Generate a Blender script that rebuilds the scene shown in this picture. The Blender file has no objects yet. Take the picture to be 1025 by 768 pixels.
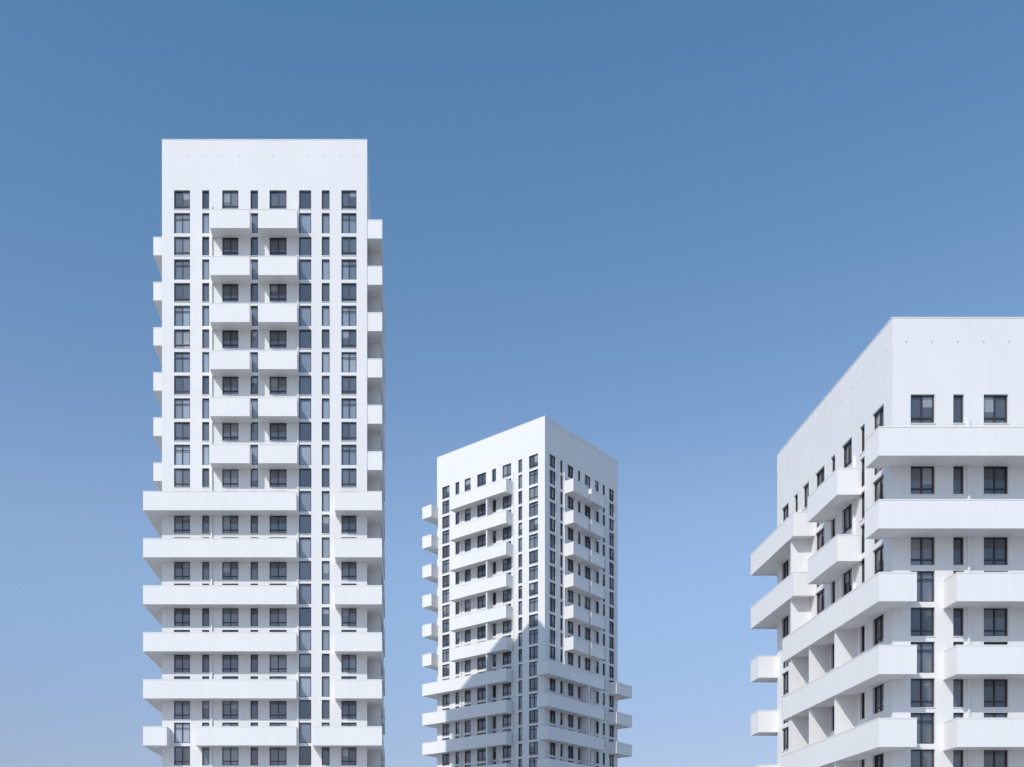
import bpy, math, random
from mathutils import Vector
random.seed(7)
sc = bpy.context.scene
W = 13.58      # tower plan width
CAMZ = 10.0

# ---------------------------------------------------------------- materials
def new_mat(name):
    m = bpy.data.materials.new(name); m.use_nodes = True
    nt = m.node_tree
    return m, nt, nt.nodes["Principled BSDF"]

def white_mat(name, base, H=0, joints=0):
    m, nt, b = new_mat(name)
    N, L = nt.nodes, nt.links
    tc = N.new("ShaderNodeTexCoord")
    n1 = N.new("ShaderNodeTexNoise"); n1.inputs["Scale"].default_value = 0.35; n1.inputs["Detail"].default_value = 6
    L.new(tc.outputs["Object"], n1.inputs["Vector"])
    mp = N.new("ShaderNodeMapping"); mp.inputs["Scale"].default_value = (2.2, 2.2, 0.12)
    L.new(tc.outputs["Object"], mp.inputs["Vector"])
    n2 = N.new("ShaderNodeTexNoise"); n2.inputs["Scale"].default_value = 1.6; n2.inputs["Detail"].default_value = 5
    L.new(mp.outputs[0], n2.inputs["Vector"])
    r1 = N.new("ShaderNodeMapRange"); r1.inputs[1].default_value = .3; r1.inputs[2].default_value = .75
    r1.inputs[3].default_value = 1.0; r1.inputs[4].default_value = .96
    L.new(n1.outputs["Fac"], r1.inputs[0])
    r2 = N.new("ShaderNodeMapRange"); r2.inputs[1].default_value = .5; r2.inputs[2].default_value = .85
    r2.inputs[3].default_value = 1.0; r2.inputs[4].default_value = .96
    L.new(n2.outputs["Fac"], r2.inputs[0])
    mu = N.new("ShaderNodeMath"); mu.operation = 'MULTIPLY'
    L.new(r1.outputs[0], mu.inputs[0]); L.new(r2.outputs[0], mu.inputs[1])
    last = mu.outputs[0]
    if H:
        sp = N.new("ShaderNodeSeparateXYZ"); L.new(tc.outputs["Object"], sp.inputs[0])
        for ax, period, off in ((0, 3.395, 0.0), (1, 3.395, 0.0), (2, H, joints)):
            a = N.new("ShaderNodeMath"); a.operation = 'ADD'; a.inputs[1].default_value = off + 100*period + .5*period
            L.new(sp.outputs[ax], a.inputs[0])
            p = N.new("ShaderNodeMath"); p.operation = 'MODULO'; p.inputs[1].default_value = period
            L.new(a.outputs[0], p.inputs[0])
            s = N.new("ShaderNodeMath"); s.operation = 'SUBTRACT'; s.inputs[1].default_value = .5*period
            L.new(p.outputs[0], s.inputs[0])
            ab = N.new("ShaderNodeMath"); ab.operation = 'ABSOLUTE'; L.new(s.outputs[0], ab.inputs[0])
            g = N.new("ShaderNodeMath"); g.operation = 'GREATER_THAN'; g.inputs[1].default_value = .008
            L.new(ab.outputs[0], g.inputs[0])
            if ax < 2:
                lo = N.new("ShaderNodeMath"); lo.operation = 'LESS_THAN'; lo.inputs[1].default_value = .3
                L.new(sp.outputs[ax], lo.inputs[0])
                hi = N.new("ShaderNodeMath"); hi.operation = 'GREATER_THAN'; hi.inputs[1].default_value = W-.3
                L.new(sp.outputs[ax], hi.inputs[0])
                mx = N.new("ShaderNodeMath"); mx.operation = 'MAXIMUM'
                L.new(lo.outputs[0], mx.inputs[0]); L.new(hi.outputs[0], mx.inputs[1])
                m2 = N.new("ShaderNodeMath"); m2.operation = 'MAXIMUM'
                L.new(mx.outputs[0], m2.inputs[0]); L.new(g.outputs[0], m2.inputs[1]); g = m2
            q = N.new("ShaderNodeMapRange"); q.inputs[3].default_value = .93; q.inputs[4].default_value = 1.0
            L.new(g.outputs[0], q.inputs[0])
            mm = N.new("ShaderNodeMath"); mm.operation = 'MULTIPLY'
            L.new(last, mm.inputs[0]); L.new(q.outputs[0], mm.inputs[1]); last = mm.outputs[0]
    vm = N.new("ShaderNodeVectorMath"); vm.operation = 'SCALE'
    vm.inputs[0].default_value = base; L.new(last, vm.inputs["Scale"])
    L.new(vm.outputs[0], b.inputs["Base Color"])
    b.inputs["Roughness"].default_value = .75
    nb = N.new("ShaderNodeTexNoise"); nb.inputs["Scale"].default_value = 14; nb.inputs["Detail"].default_value = 4
    L.new(tc.outputs["Object"], nb.inputs["Vector"])
    bp = N.new("ShaderNodeBump"); bp.inputs["Strength"].default_value = .1; bp.inputs["Distance"].default_value = .01
    L.new(nb.outputs["Fac"], bp.inputs["Height"]); L.new(bp.outputs[0], b.inputs["Normal"])
    return m

BALC = white_mat("white_painted_parapet", (.83, .815, .80))

m, nt, b = new_mat("window_glass")
at = nt.nodes.new("ShaderNodeAttribute"); at.attribute_name = "tint"
nt.links.new(at.outputs["Color"], b.inputs["Base Color"])
b.inputs["Roughness"].default_value = .05
b.inputs["IOR"].default_value = 2.0
GLASS = m
m, nt, b = new_mat("dark_window_frame"); b.inputs["Base Color"].default_value = (.04, .042, .047, 1); b.inputs["Roughness"].default_value = .45
FRAME = m
m, nt, b = new_mat("vent_grey"); b.inputs["Base Color"].default_value = (.5, .5, .5, 1); b.inputs["Roughness"].default_value = .6
VENT = m

# ---------------------------------------------------------------- mesh helper
class MB:
    def __init__(s): s.v = []; s.f = []; s.c = []
    def poly(s, pts, col=None):
        i = len(s.v); s.v += [tuple(p) for p in pts]
        s.f.append(tuple(range(i, i+len(pts)))); s.c.append(col)
    def obj(s, name, mat, parent):
        me = bpy.data.meshes.new(name); me.from_pydata(s.v, [], s.f); me.update()
        if any(c is not None for c in s.c):
            ca = me.color_attributes.new("tint", 'FLOAT_COLOR', 'CORNER')
            for p in me.polygons:
                c = s.c[p.index] or (.1, .1, .1)
                for li in p.loop_indices: ca.data[li].color = (c[0], c[1], c[2], 1)
        me.materials.append(mat)
        o = bpy.data.objects.new(name, me); sc.collection.objects.link(o); o.parent = parent
        return o

O = [Vector((0, 0)), Vector((W, 0)), Vector((W, W)), Vector((0, W))]
D = [Vector((1, 0)), Vector((0, 1)), Vector((-1, 0)), Vector((0, -1))]
NN = [Vector((0, -1)), Vector((1, 0)), Vector((0, 1)), Vector((-1, 0))]
def P2(f, u, d): return O[f] + D[f]*u + NN[f]*d
def P3(f, u, d, z):
    p = P2(f, u, d); return (p.x, p.y, z)

def fbox(mb, f, u0, u1, d0, d1, z0, z1, col=None):
    a = [P3(f, u, d, z) for z in (z0, z1) for (u, d) in ((u0, d1), (u1, d1), (u1, d0), (u0, d0))]
    for q in ((0, 1, 5, 4), (1, 2, 6, 5), (2, 3, 7, 6), (3, 0, 4, 7), (4, 5, 6, 7), (3, 2, 1, 0)):
        mb.poly([a[i] for i in q], col)

COLS = [(.80, 1.86, 'w'), (2.66, 3.13, 'n'), (3.99, 5.06, 'd'), (5.86, 6.36, 'n'),
        (7.12, 8.25, 'd'), (9.08, 9.88, 'n2'), (10.58, 11.10, 'n'), (11.88, 12.88, 'w')]

def make_tower(loc, rotz, height, balcs, fins, dscale=1.0, p=1.1, H=3.10):
    e = bpy.data.objects.new("apartment_tower", None); sc.collection.objects.link(e)
    e.location = loc; e.rotation_euler = (0, 0, rotz)
    top = height
    WALL = white_mat("white_rendered_wall", (.80, .787, .775), H, -(top-3.1) % H + .001)
    wall, glass, frame, det, vent = MB(), MB(), MB(), MB(), MB()
    for f in range(4):
        ops = []
        k = 0
        while top-3.33-H*k-3.0 > 3.2:
            t = top-3.33-H*k
            for (a, b_, kind) in COLS:
                if f in (1, 3): a, b_ = W-b_, W-a
                ops.append((a, b_, t-1.26, t, kind, 0))
                ops.append((a, b_, t-2.86, t-1.50, kind, 1))
            k += 1
        for (a, b_) in ((.9, 3.1), (4.0, 8.2), (9.1, 12.8)): ops.append((a, b_, .1, 2.6, 'g', 3))
        us = sorted({0, W} | {round(o[0], 4) for o in ops} | {round(o[1], 4) for o in ops})
        zs = sorted({0, top} | {round(o[2], 4) for o in ops} | {round(o[3], 4) for o in ops})
        for zi in range(len(zs)-1):
            z0, z1 = zs[zi], zs[zi+1]; zm = (z0+z1)/2
            row = [o for o in ops if o[2] < zm < o[3]]
            st = None
            for ui in range(len(us)-1):
                um = (us[ui]+us[ui+1])/2
                op = any(o[0] < um < o[1] for o in row)
                if not op and st is None: st = us[ui]
                if op and st is not None:
                    wall.poly([P3(f, st, 0, z0), P3(f, us[ui], 0, z0), P3(f, us[ui], 0, z1), P3(f, st, 0, z1)]); st = None
            if st is not None:
                wall.poly([P3(f, st, 0, z0), P3(f, W, 0, z0), P3(f, W, 0, z1), P3(f, st, 0, z1)])
        for (a, b_, z0, z1, kind, part) in ops:
            r = -.24
            wall.poly([P3(f, a, 0, z0), P3(f, a, r, z0), P3(f, b_, r, z0), P3(f, b_, 0, z0)])
            wall.poly([P3(f, a, 0, z1), P3(f, b_, 0, z1), P3(f, b_, r, z1), P3(f, a, r, z1)])
            wall.poly([P3(f, a, 0, z0), P3(f, a, 0, z1), P3(f, a, r, z1), P3(f, a, r, z0)])
            wall.poly([P3(f, b_, 0, z0), P3(f, b_, r, z0), P3(f, b_, r, z1), P3(f, b_, 0, z1)])
            g = -.14; w = b_-a
            R = random.random()
            if part == 1:
                c = random.choice([(.12, .14, .17), (.15, .17, .195), (.09, .107, .135)])
            elif kind.startswith('n'):
                c = random.choice([(.05, .056, .068), (.075, .082, .095), (.03, .035, .045)])
            else:
                c = (.045, .052, .064) if R < .5 else ((.085, .092, .105) if R < .85 else (.15, .155, .165))
            c = tuple(x*dscale for x in c)
            if kind in 'wd': splits = [a, a+w*.5, b_]
            elif kind == 'g':
                n = max(2, int(w/1.1)); splits = [a+w*i/n for i in range(n+1)]
            else: splits = [a, b_]
            for i in range(len(splits)-1):
                s0, s1 = splits[i], splits[i+1]
                tz = random.uniform(-.014, .014); tu = random.uniform(-.006, .006)
                j = random.uniform(.7, 1.35)
                cc = tuple(x*j for x in c)
                if part == 0 and random.random() < .2:
                    zmid = z1-(z1-z0)*random.uniform(.2, .7)
                    glass.poly([P3(f, s0, g+tu, z0), P3(f, s1, g-tu, z0), P3(f, s1, g-tu, zmid), P3(f, s0, g+tu, zmid)], cc)
                    glass.poly([P3(f, s0, g+tu, zmid), P3(f, s1, g-tu, zmid), P3(f, s1, g-tu+tz, z1), P3(f, s0, g+tu+tz, z1)], (.3, .31, .32))
                else:
                    glass.poly([P3(f, s0, g+tu, z0), P3(f, s1, g-tu, z0), P3(f, s1, g-tu+tz, z1), P3(f, s0, g+tu+tz, z1)], cc)
            fw = .055; d0, d1 = -.23, -.09
            fbox(frame, f, a, a+fw, d0, d1, z0, z1); fbox(frame, f, b_-fw, b_, d0, d1, z0, z1)
            fbox(frame, f, a+fw, b_-fw, d0, d1-.002, z0, z0+fw); fbox(frame, f, a+fw, b_-fw, d0, d1-.002, z1-fw, z1)
            for s in splits[1:-1]:
                fbox(frame, f, s-.03, s+.03, d0, d1-.004, z0+fw, z1-fw)
            if part == 0 and kind in 'wd':
                fbox(frame, f, a+fw, b_-fw, d0, d1-.008, z0+.24, z0+.30)
            if part == 1 and kind in 'wd':
                fbox(frame, f, a+fw, b_-fw, -.085, -.06, z1-.38, z1-.33)
            if part == 0:
                fbox(det, f, a-.03, b_+.03, -.08, .03, z0-.03, z0-.002)
        for i in range(12):
            u = .6+i*(W-1.2)/11
            fbox(vent, f, u-.03, u+.03, 0, .012, top-1.07, top-1.01)
        for u in (3.3, 9.0 if f in (0, 2) else 9.9):
            fbox(wall, f, u-.045, u+.045, 0, .1, .0, top-4.4)
    t = .3
    wall.poly([(t, t, top-.9), (t, W-t, top-.9), (W-t, W-t, top-.9), (W-t, t, top-.9)][::-1])
    for f in range(4):
        wall.poly([P3(f, 0, 0, top), P3(f, W, 0, top), P3(f, W-t, -t, top), P3(f, t, -t, top)])
        wall.poly([P3(f, t, -t, top), P3(f, W-t, -t, top), P3(f, W-t, -t, top-.9), P3(f, t, -t, top-.9)])
        fbox(det, f, .0, W-.004, -.1, .015, top-.002, top+.04)
    for (f, u, k0, k1) in fins:
        for k in range(k0, k1):
            z1 = top-6.5-H*k + .03; z0 = z1-H+.2
            if z0 > 1: fbox(wall, f, u, u+.16, -.01, p-.12, z0-.02, z1)
    bal = MB()
    for (f0, u0, f1, u1, ks) in balcs:
        for k in ks:
            zb = top-6.5-H*k; zt = zb+1.2
            if zb < 3: continue
            pts = [P2(f0, u0, 0), P2(f0, u0, p)]
            if f0 != f1: pts.append(P2(f0, W, p) + D[f0]*p)
            pts += [P2(f1, u1, p), P2(f1, u1, 0)]
            pts[0] = pts[0] - NN[f0]*.02; pts[-1] = pts[-1] - NN[f1]*.02
            def offs(pp, th):
                out = []
                n = len(pp)
                for i in range(n):
                    ns = []
                    if i > 0: d = (pp[i]-pp[i-1]).normalized(); ns.append(Vector((-d.y, d.x)))
                    if i < n-1: d = (pp[i+1]-pp[i]).normalized(); ns.append(Vector((-d.y, d.x)))
                    if len(ns) == 1: out.append(pp[i]+ns[0]*th)
                    else: out.append(pp[i]+(ns[0]+ns[1])*th)
                return out
            inn = offs(pts, .14); mid = offs(pts, .06)
            c1 = offs(pts, -.012); c2 = offs(pts, .15)
            for i in range(len(pts)-1):
                a, c, ai, ci = pts[i], pts[i+1], inn[i], inn[i+1]
                bal.poly([(a.x, a.y, zb), (c.x, c.y, zb), (c.x, c.y, zt), (a.x, a.y, zt)])
                bal.poly([(ci.x, ci.y, zb), (ai.x, ai.y, zb), (ai.x, ai.y, zt), (ci.x, ci.y, zt)])
                bal.poly([(a.x, a.y, zb), (ai.x, ai.y, zb), (ci.x, ci.y, zb), (c.x, c.y, zb)])
                a, c, ai, ci = c1[i], c1[i+1], c2[i], c2[i+1]
                z0, z1 = zt-.002, zt+.045
                bal.poly([(a.x, a.y, z0), (c.x, c.y, z0), (c.x, c.y, z1), (a.x, a.y, z1)])
                bal.poly([(ci.x, ci.y, z0), (ai.x, ai.y, z0), (ai.x, ai.y, z1), (ci.x, ci.y, z1)])
                bal.poly([(a.x, a.y, z1), (c.x, c.y, z1), (ci.x, ci.y, z1), (ai.x, ai.y, z1)])
                bal.poly([(a.x, a.y, z0), (ai.x, ai.y, z0), (ci.x, ci.y, z0), (c.x, c.y, z0)])
            slab = mid[:]
            if f0 != f1: slab.append(P2(f0, W, 0) - NN[f0]*.02 - NN[f1]*.02)
            lo = [(q.x, q.y, zb+.03) for q in slab]; hi = [(q.x, q.y, zb+.22) for q in slab]
            bal.poly(lo[::-1]); bal.poly(hi)
    wall.obj("walls", WALL, e); glass.obj("window_glass", GLASS, e)
    frame.obj("window_frames", FRAME, e); det.obj("sills_and_copings", BALC, e)
    vent.obj("vents", VENT, e)
    bal.obj("balconies", BALC, e)
    return e

R = range
make_tower((-15.76, 67.4, 0), 0, 50.66+CAMZ, [
    (0, 3.36, 0, 5.95, R(0, 6)), (0, 6.5, 0, 9.05, R(0, 6)),
    (1, .04, 1, 6.2, R(0, 6)), (1, 8, 1, 13.2, R(0, 20)),
    (3, 8.0, 3, 11.8, R(0, 6)), (3, 1, 3, 5.2, R(0, 20)),
    (3, 8.0, 0, 9.0, R(6, 11)), (0, 11.5, 1, 6.2, R(6, 11)),
    (3, 8.0, 0, .55, R(11, 20)), (0, 2.4, 0, 9.0, R(11, 20)), (0, 10.05, 1, 6.2, R(11, 20)),
    (2, 2.5, 2, 10.5, R(0, 20)),
    ], [(1, 1.6, 0, 20), (3, 9.2, 0, 20), (1, 10, 0, 20)], 1.9, 1.0, 3.068)
make_tower((13.95, 98.0, 0), math.radians(47.7), 47.07+CAMZ, [
    (3, W-11, 3, W-3.8, R(0, 6)), (0, 3.3, 0, 6.08, R(0, 6)), (0, 6.62, 0, 9.12, R(0, 6)),
    (2, 8, 3, .15, R(0, 6)), (1, 3, 1, 6.2, R(0, 6)),
    (2, 8, 3, W-3.8, R(6, 20)), (3, W-.15, 0, 9.1, R(6, 20)), (0, 11.5, 1, 6.2, R(6, 20)),
    (1, 8, 1, 13, R(0, 20)), (2, 1, 2, 6, R(0, 20)),
    ], [(3, 7.2, 6, 20), (3, 7.2, 0, 6), (0, 6.36, 6, 20)], 1.2)
make_tower((21.5, 44.45, 0), 0, 25.63+CAMZ, [
    (3, W-.15, 0, 9.1, R(0, 2)), (3, W-6.45, 3, W-3.0, R(0, 2)), (2, 8, 3, W-8.3, R(0, 2)),
    (3, W-9.8, 0, .5, R(2, 12)), (0, 2.2, 0, 9.1, R(2, 12)), (2, 8, 3, .15, R(2, 12)),
    (0, 11, 1, 6, R(0, 12)), (1, 8, 1, 13, R(0, 12)), (2, 1, 2, 6, R(0, 12)),
    ], [(3, W-6.6, 2, 12), (3, W-9.0, 0, 12), (3, W-3.6, 2, 12)], 1.1, 1.12)

# ---------------------------------------------------------------- ground
m, nt, b = new_mat("paving")
tc = nt.nodes.new("ShaderNodeTexCoord"); n = nt.nodes.new("ShaderNodeTexNoise"); n.inputs["Scale"].default_value = .2; n.inputs["Detail"].default_value = 8
cr = nt.nodes.new("ShaderNodeValToRGB"); cr.color_ramp.elements[0].color = (.25, .245, .24, 1); cr.color_ramp.elements[1].color = (.38, .37, .36, 1)
nt.links.new(tc.outputs["Object"], n.inputs["Vector"]); nt.links.new(n.outputs["Fac"], cr.inputs[0]); nt.links.new(cr.outputs[0], b.inputs["Base Color"])
b.inputs["Roughness"].default_value = .9
g = MB(); S = 4000
g.poly([(-S, -S, 0), (S, -S, 0), (S, S, 0), (-S, S, 0)]); g.obj("ground", m, None)

# ---------------------------------------------------------------- light
el = math.radians(44)
hx, hy = .65, .76; l = math.hypot(hx, hy); hx /= l; hy /= l
dvec = Vector((hx*math.cos(el), hy*math.cos(el), -math.sin(el)))
sd = bpy.data.lights.new("sun", 'SUN'); sd.energy = 3.15; sd.angle = math.radians(.53); sd.color = (1, .965, .92)
so = bpy.data.objects.new("sun", sd); so.rotation_euler = dvec.to_track_quat('-Z', 'Y').to_euler(); so.location = (-60, -60, 120)
sc.collection.objects.link(so)
w = bpy.data.worlds.new("World"); sc.world = w; w.use_nodes = True
nt = w.node_tree; bg = nt.nodes["Background"]
sky = nt.nodes.new("ShaderNodeTexSky"); sky.sky_type = 'NISHITA'; sky.sun_disc = False
sky.sun_elevation = el; sky.sun_rotation = math.atan2(-hx, -hy)
sky.air_density = 1.0; sky.dust_density = .8; sky.ozone_density = 1.5
tc = nt.nodes.new("ShaderNodeTexCoord"); sp = nt.nodes.new("ShaderNodeSeparateXYZ"); nt.links.new(tc.outputs["Generated"], sp.inputs[0])
mr = nt.nodes.new("ShaderNodeMapRange"); mr.interpolation_type = 'SMOOTHSTEP'
mr.inputs[1].default_value = .08; mr.inputs[2].default_value = .36
nt.links.new(sp.outputs[2], mr.inputs[0])
mr2 = nt.nodes.new("ShaderNodeMapRange"); mr2.inputs[1].default_value = .36; mr2.inputs[2].default_value = .66
nt.links.new(sp.outputs[2], mr2.inputs[0])
mx = nt.nodes.new("ShaderNodeMix"); mx.data_type = 'RGBA'; mx.clamp_result = False
nt.links.new(mr.outputs[0], mx.inputs[0])
mx.inputs[6].default_value = (.72, .65, .73, 1); mx.inputs[7].default_value = (1.12, 1.12, 1.12, 1)
mx2 = nt.nodes.new("ShaderNodeMix"); mx2.data_type = 'RGBA'; mx2.clamp_result = False
nt.links.new(mr2.outputs[0], mx2.inputs[0]); nt.links.new(mx.outputs[2], mx2.inputs[6])
mx2.inputs[7].default_value = (.68, 1.05, 1.15, 1)
ml = nt.nodes.new("ShaderNodeVectorMath"); ml.operation = 'MULTIPLY'
nt.links.new(sky.outputs[0], ml.inputs[0]); nt.links.new(mx2.outputs[2], ml.inputs[1])
nt.links.new(ml.outputs[0], bg.inputs[0]); bg.inputs[1].default_value = .15

# ---------------------------------------------------------------- camera
cd = bpy.data.cameras.new("camera"); cam = bpy.data.objects.new("camera", cd); sc.collection.objects.link(cam)
cam.location = (0, 0, CAMZ); cam.rotation_euler = (math.radians(90), 0, 0)
cd.sensor_width = 36; cd.lens = 1018/1024*36
cd.shift_x = (512-400)/1024; cd.shift_y = (905-383.5)/1024
cd.clip_end = 6000
sc.camera = cam
sc.view_settings.view_transform = 'Standard'; sc.view_settings.look = 'None'; sc.view_settings.exposure = 0
